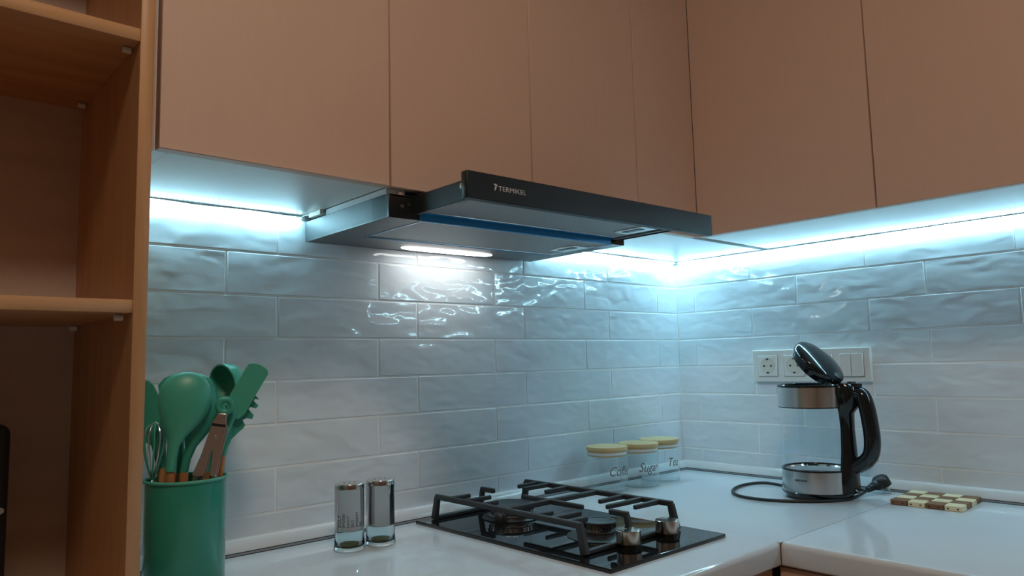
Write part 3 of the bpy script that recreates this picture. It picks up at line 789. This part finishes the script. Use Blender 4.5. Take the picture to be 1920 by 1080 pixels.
# ------------------------------------------------------------------ trivet
C4 = [px(1667, 937, 2, .9095), px(1711, 922.5, 2, .9095), px(1841, 937, 2, .9095), px(1803, 950, 2, .9095)]
tc_ = Vector((-.0965, -.6790, Z_CT))
tv = empty('wooden_trivet', tc_, 'checkered brown and cream wooden block trivet across the worktop seam', 'trivet')
tv.rotation_euler = (0, 0, math.radians(2.5))
sx_, sy_ = .140 / 4, .132 / 4
bl = {}
for dk in (0, 1):
    bm = bmesh.new()
    ring = []
    for cx_, cy_, a0 in ((1, 1, 0), (-1, 1, pi / 2), (-1, -1, pi), (1, -1, 1.5 * pi)):
        for k in range(4):
            a = a0 + k / 3 * pi / 2; ring.append((cx_ * (sx_ / 2 - .0055) + .005 * math.cos(a), cy_ * (sy_ / 2 - .0045) + .004 * math.sin(a)))
    add_prism(bm, ring, Vector((0, 0, 0)), Vector((1, 0, 0)), Vector((0, 1, 0)), Vector((0, 0, 1)), .0100, .0010)
    bmesh.ops.recalc_face_normals(bm, faces=bm.faces)
    me = bpy.data.meshes.new('block'); bm.to_mesh(me); bm.free(); me.materials.append(MATS['trivet_dark' if dk else 'trivet_light'])
    bl[dk] = me
for i in range(4):
    for jj in range(4):
        dk = (i + jj) % 2 == 0       # jj counts along the front edge from the kettle side
        o = bpy.data.objects.new('block', bl[1 if dk else 0]); COL.objects.link(o); o.parent = tv
        o.location = ((i - 1.5) * sx_, (1.5 - jj) * sy_, 0.0002)
        if i == 0:
            for dy in (-.008, .009):
                bm = bmesh.new(); add_tube(bm, [(o.location.x - sx_ / 2 + .002, o.location.y + dy, .005), (o.location.x - sx_ / 2 - .0003, o.location.y + dy, .005)], .0016, 8)
                finish('cord_hole', bm, 'socket_hole', tv)

# ------------------------------------------------------------------ utensil pot
PX_, PY_ = -1.3930, -.130
pot = empty('utensil_pot', (PX_, PY_, Z_CT), 'teal green enamelled pot full of kitchen utensils beside the shelf unit', 'utensil pot')
pr_ = .0548
lathe('pot_body', 'pot_enamel', [(0, .0005), (pr_ * .96, .0005), (pr_ * .985, .003), (pr_ * .985, .150), (pr_ * .955, .150), (pr_ * .955, .005), (0, .005)], pot, 64)
bm = bmesh.new(); n_ = 64; rings = []
for i in range(n_ + 1):
    a = 2 * pi * i / n_; cc = Vector((pr_ * 1.0 * math.cos(a), pr_ * 1.0 * math.sin(a), .1515)); e = Vector((math.cos(a), math.sin(a), 0))
    rings.append([cc + e * (.0022 * math.cos(k * pi / 4)) + Vector((0, 0, .0024 * math.sin(k * pi / 4))) for k in range(8)])
add_loft(bm, rings, cap=False); bmesh.ops.remove_doubles(bm, verts=bm.verts, dist=1e-6); finish('rolled_rim', bm, 'silicone', pot, .9)
# local frame: e to the right, n towards the viewer side of the pot
vp = vdir(PX_, PY_)
en = Vector((math.cos(vp), math.sin(vp), 0)); ee = Vector((-en.y, en.x, 0)) * 1.0
if ee.dot(CR @ Vector((1, 0, 0))) < 0: ee = -ee
P0 = Vector((PX_, PY_, Z_CT))
def up(u, v, d):
    """pixel -> (s, z) on the upright plane d in front of the pot axis, pot-relative"""
    dr = CR @ Vector(((u - 960) / F_PX, -(v - 540) / F_PX, -1))
    t = (P0 + en * d - CAM_LOC).dot(en) / dr.dot(en)
    q = CAM_LOC + dr * t - P0
    return q.dot(ee), q.z
def W(s, z, d): return ee * s + en * d + Vector((0, 0, z))
def utensil(name, label, neck, d, foot_s, foot_d, cat, collar=None, hr=.0062, hmat='utensil_wood', join=None):
    """handle from the pot floor up to the pixel neck; returns the root"""
    t = empty(name, P0, label, cat, 'utensils in the teal pot')
    s, z = up(*neck, d)
    s2, z2 = (up(*join, d) if join else (s, z))
    foot = W(foot_s, .0065, foot_d)
    tube('handle', hmat, [foot, foot * .02 + W(s, z, d) * .98, W(s, z, d)], [hr * .85, hr, hr * .9], t, 12)
    return t
def crescent(w_, t_, c, n=9, wall=.0022, back=False):
    """cross-section of a spoon bowl bulging towards +en"""
    out = []
    for k in range(n):
        a = -pi / 2 + pi * k / (n - 1); out.append(c + ee * (w_ * math.sin(a)) + en * (t_ * math.cos(a)))
    for k in range(n):
        a = pi / 2 - pi * k / (n - 1); ww = max(w_ - wall, w_ * .5); out.append(c + ee * (ww * math.sin(a)) + en * (max(t_ - wall, t_ * .25) * math.cos(a) - wall * .3))
    return out
def spoon(name, label, d, rows, mat, foot, neck):
    """rows: (centre u, v, half width in px, bulge m) from neck up to the tip"""
    t = utensil(name, label, neck, d, foot[0], foot[1], 'spoon')
    bm = bmesh.new(); rings = []
    for u, v, hw, bl_ in rows:
        s, z = up(u, v, d); s1, _ = up(u + hw, v, d)
        rings.append(crescent(abs(s1 - s), bl_, W(s, z, d)))
    add_loft(bm, rings); finish('spoon_head', bm, mat, t, 1.2)
    return t
spoon('cooking_spoon', 'large rounded teal silicone spoon at the front of the pot', .026,
      [(320, 884, 10.5, .0075), (322, 860, 10.5, .0075), (326, 835, 12, .008), (333, 815, 21, .010), (340, 795, 35, .013), (345, 775, 45, .016), (347, 755, 49.5, .018), (347.5, 738, 49.5, .018), (348, 722, 45, .016), (349, 710, 36.5, .012), (350, 701, 23, .008), (350.5, 697.5, 8, .004)],
      'silicone', (-.018, .010), (320, 884))
spoon('cooking_spoon', 'teal silicone spoon just behind the large rounded one', .006,
      [(345, 885, 8, .006), (350, 862, 8, .006), (358, 838, 11, .007), (367, 815, 22, .009), (372, 795, 33, .011), (372, 770, 38, .013), (370, 745, 38.5, .013), (369, 725, 35, .011), (368.5, 710, 26, .008), (368, 701, 10, .004)],
      'silicone_deep', (-.004, -.004), (345, 885))
# ladle: open bowl turned to the left
ld = utensil('soup_ladle', 'teal soup ladle with its hollow bowl turned sideways', (402, 884), -.014, .012, -.010, 'ladle')
s, z = up(410, 724, -.020)
bm = bmesh.new(); R1 = .0325
add_lathe(bm, [(R1, 0), (R1 * .985, -R1 * .35), (R1 * .86, -R1 * .68), (R1 * .55, -R1 * .93), (0, -R1 * 1.0), (0, -R1 * .93), (R1 * .50, -R1 * .86), (R1 * .79, -R1 * .62), (R1 * .91, -R1 * .32), (R1 * .925, 0), (R1, 0)], 40)
axis = (ee * -.80 + en * .52 + Vector((0, 0, -.12))).normalized()
rotq = Vector((0, 0, 1)).rotation_difference(axis).to_matrix().to_4x4()
bmesh.ops.transform(bm, matrix=Matrix.Translation(W(s, z, -.020) - axis * .006) @ rotq, verts=bm.verts)
finish('ladle_bowl', bm, 'silicone', ld, .9)
a0 = W(*up(402, 886, -.014), -.014)
tube('ladle_stem', 'silicone_deep', spline([a0, W(*up(406, 830, -.018), -.018), W(*up(418, 780, -.026), -.026), W(*up(428, 745, -.034), -.034)], 5), .0062, ld, 12)
# turner: flat paddle leaning right
def paddle(name, label, d, poly, mat, neck, foot, stem, thick=.0045, dn=None):
    dn = d if dn is None else dn
    t = utensil(name, label, neck, dn, foot[0], foot[1], 'spatula')
    pts = [up(u, v, d) for u, v in poly]
    bm = bmesh.new(); add_prism(bm, pts, en * (d - thick / 2), ee, Vector((0, 0, 1)), en, thick, .0014); flat_big(finish('blade', bm, mat, t, .6).data)
    ds = [dn + (d - dn) * i / (len(stem) - 1) for i in range(len(stem))]
    q = [W(*up(u, v, k), k) for (u, v), k in zip(stem, ds)]
    tube('stem', mat, spline(q, 4), .0060, t, 12)
    return t
paddle('spatula', 'long flat teal spatula blade leaning out towards the hob', .012, [(466, 681.5), (471, 679.5), (478, 680), (489, 684), (498, 690), (503, 696), (502.5, 702), (459, 776), (447, 786), (436, 784), (425, 768), (424, 752)], 'silicone', (398, 884), (.004, .004), [(398, 886), (412, 838), (426, 800), (441, 766)])
paddle('spatula', 'teal spatula with a slanted top at the edge next to the shelf unit', -.028, [(262, 716), (270, 712), (279, 713), (288, 722), (296, 738), (305, 770), (310, 805), (302, 830), (288, 838), (270, 828), (256, 800), (254, 750)], 'silicone_deep', (302, 886), (-.012, -.020), [(302, 888), (298, 858), (290, 828), (284, 800)], dn=-.026)
paddle('spatula', 'thin teal turner mostly hidden behind the large spoon', -.040, [(296, 722), (308, 709), (330, 700), (356, 700), (366, 716), (362, 780), (346, 812), (322, 806), (304, 770)], 'silicone_deep', (338, 884), (.000, -.030), [(338, 886), (338, 846), (336, 812), (335, 780)], .003)
paddle('spatula', 'teal turner whose rounded corner shows behind the ladle', -.062, [(414, 700), (436, 696), (445, 697.5), (449, 703), (446, 740), (436, 775), (424, 790), (412, 780), (408, 740)], 'silicone', (390, 884), (.010, -.028), [(390, 886), (404, 840), (418, 800), (424, 780)], .003, dn=-.034)
# pasta fork
pf = utensil('pasta_fork', 'teal pasta server with a jagged toothed edge', (416, 852), -.001, .032, .004, 'pasta server', hr=.0052)
poly = [(428, 800), (430, 775), (440, 755), (455, 742), (472, 737), (479, 741), (486, 749), (478, 748), (476, 752), (485, 760), (480, 766), (470, 763), (466, 767), (476, 778), (473, 786), (462, 784), (455, 788), (460, 797), (456, 803), (446, 812), (434, 824), (429, 836)]
bm = bmesh.new(); add_prism(bm, [up(u, v, -.001) for u, v in poly], en * -.004, ee, Vector((0, 0, 1)), en, .005, .0012); flat_big(finish('toothed_head', bm, 'silicone_deep', pf, .6).data)
tube('stem', 'silicone', [W(*up(416, 853, -.001), -.001), W(*up(422, 830, -.001), -.001), W(*up(432, 798, -.001), -.001)], [.0060, .0060, .0052], pf, 12)
# tongs with pull ring
tg = empty('kitchen_tongs', P0, 'steel kitchen tongs with a teal pull ring, in front of the pot', 'tongs', 'utensils in the teal pot')
dT = .036
poly = [(397, 796), (400, 794), (422, 797), (423.5, 801), (414, 842), (405, 890), (399, 893), (393, 892), (399, 845), (395, 842), (391, 850), (381, 893), (366, 893), (360, 890), (376, 855), (388, 822)]
bm = bmesh.new(); add_prism(bm, [up(u, v, dT) for u, v in poly], en * dT, ee, Vector((0, 0, 1)), en, .0016, .0004); flat_big(finish('arm', bm, 'tong_steel', tg, .6).data)
bm = bmesh.new(); add_prism(bm, [up(u + 4, v + 1, dT - .012) for u, v in poly], en * (dT - .013), ee, Vector((0, 0, 1)), en, .0016, .0004); flat_big(finish('arm', bm, 'tong_steel', tg, .6).data)
for ua, ub, fs in ((363, 378, -.001), (398, 404, .020)):
    sa, za = up((ua + ub) / 2, 890, dT)
    q0 = W(sa, za, dT - .006); q1 = W(fs, .0065, .018)
    tube('grip', 'tong_steel', [q0, q1], [.0062, .0050], tg, 8, rb=[.006, .005])
bm = bmesh.new(); add_prism(bm, [up(u, v, dT - .008) for u, v in [(397, 792), (410, 774), (424, 775), (424, 798), (398, 796)]], en * (dT - .010), ee, Vector((0, 0, 1)), en, .012, .001); flat_big(finish('hinge_plate', bm, 'tong_steel', tg, .6).data)
bm = bmesh.new(); add_prism(bm, [up(u, v, dT) for u, v in [(397.5, 793), (423.5, 796), (422.5, 801), (397, 798)]], en * (dT + .0012), ee, Vector((0, 0, 1)), en, .0012); flat_big(finish('lock_band', bm, 'black_plastic', tg).data)
sR, zR = up(422, 761.5, dT); rr_ = .0092
bm = bmesh.new(); rings = []
for i in range(33):
    a = 2 * pi * i / 32; e = ee * math.cos(a) + Vector((0, 0, math.sin(a)))
    rings.append([W(sR, zR, dT - .004) + e * (rr_ + .0042 * math.cos(k * pi / 5)) + en * (.0046 * math.sin(k * pi / 5)) for k in range(10)])
add_loft(bm, rings, cap=False); bmesh.ops.remove_doubles(bm, verts=bm.verts, dist=1e-6); rg = finish('pull_ring', bm, 'silicone_deep', tg, 1.2)
sV, zV = up(411, 806, dT)
tube('rivet', 'chrome', [W(*up(404.5, 819, dT), dT + .001), W(*up(404.5, 819, dT), dT + .0028)], [.0026, .0018], tg, 10)
# whisk
wk = utensil('whisk', 'wire whisk with fine loops beside the shelf panel', (286, 905), .008, -.028, .010, 'whisk', hmat='steel')
sB, zB = up(285, 905, .008); sT, zT = up(292, 791, .008)
B = W(sB, zB, .008); T_ = W(sT, zT, .008); ax = (T_ - B); axn = ax.normalized(); s1 = (ee - axn * ee.dot(axn)).normalized(); s2 = axn.cross(s1)
for k in range(6):
    a = pi * k / 6; dirv = s1 * math.cos(a) + s2 * math.sin(a)
    pts = []
    for i in range(21):
        f = 1 - abs(i - 10) / 10            # 0 at the handle, 1 at the tip
        wv = .0155 * math.sin(pi * min(1.0, f * .62 + .0)) ** .8 * (1 - f ** 6) ** .5
        pts.append(B + ax * (f ** .85) + dirv * ((-1 if i < 10 else 1) * wv))
    tube('wire_loop', 'silicone' if k % 2 else 'steel', pts, .0010, wk, 6)
# basting brush
bb = utensil('basting_brush', 'small teal basting brush beside the whisk', (306, 878), -.008, -.030, -.004, 'brush')
bm = bmesh.new(); rings = []
for u, v, hw in ((306, 880, 6), (304, 868, 7.5), (302, 850, 9.5), (300, 830, 10), (298, 812, 9), (297, 806, 6)):
    s, z = up(u, v, -.008); s1_, _ = up(u + hw, v, -.008); ww = s1_ - s
    rings.append([W(s, z, -.008) + ee * (ww * math.cos(k * pi / 6)) + en * (ww * .55 * math.sin(k * pi / 6)) for k in range(12)])
add_loft(bm, rings); finish('brush_head', bm, 'silicone_deep', bb, .9)

# ------------------------------------------------------------------ ceiling lamp of the room (behind the camera)
cl = empty('ceiling_lamp', (-1.72, -1.38, 2.6), 'round warm white ceiling lamp in the middle of the room', 'lamp')
lathe('lamp_base', 'plate_white', [(0, 0), (.22, 0), (.22, -.02), (.20, -.024), (0, -.024)], cl, 48)
lathe('lamp_shade', 'ceiling_lens', [(.205, -.020), (.20, -.050), (.15, -.075), (.07, -.085), (0, -.087)], cl, 48, 1.0)
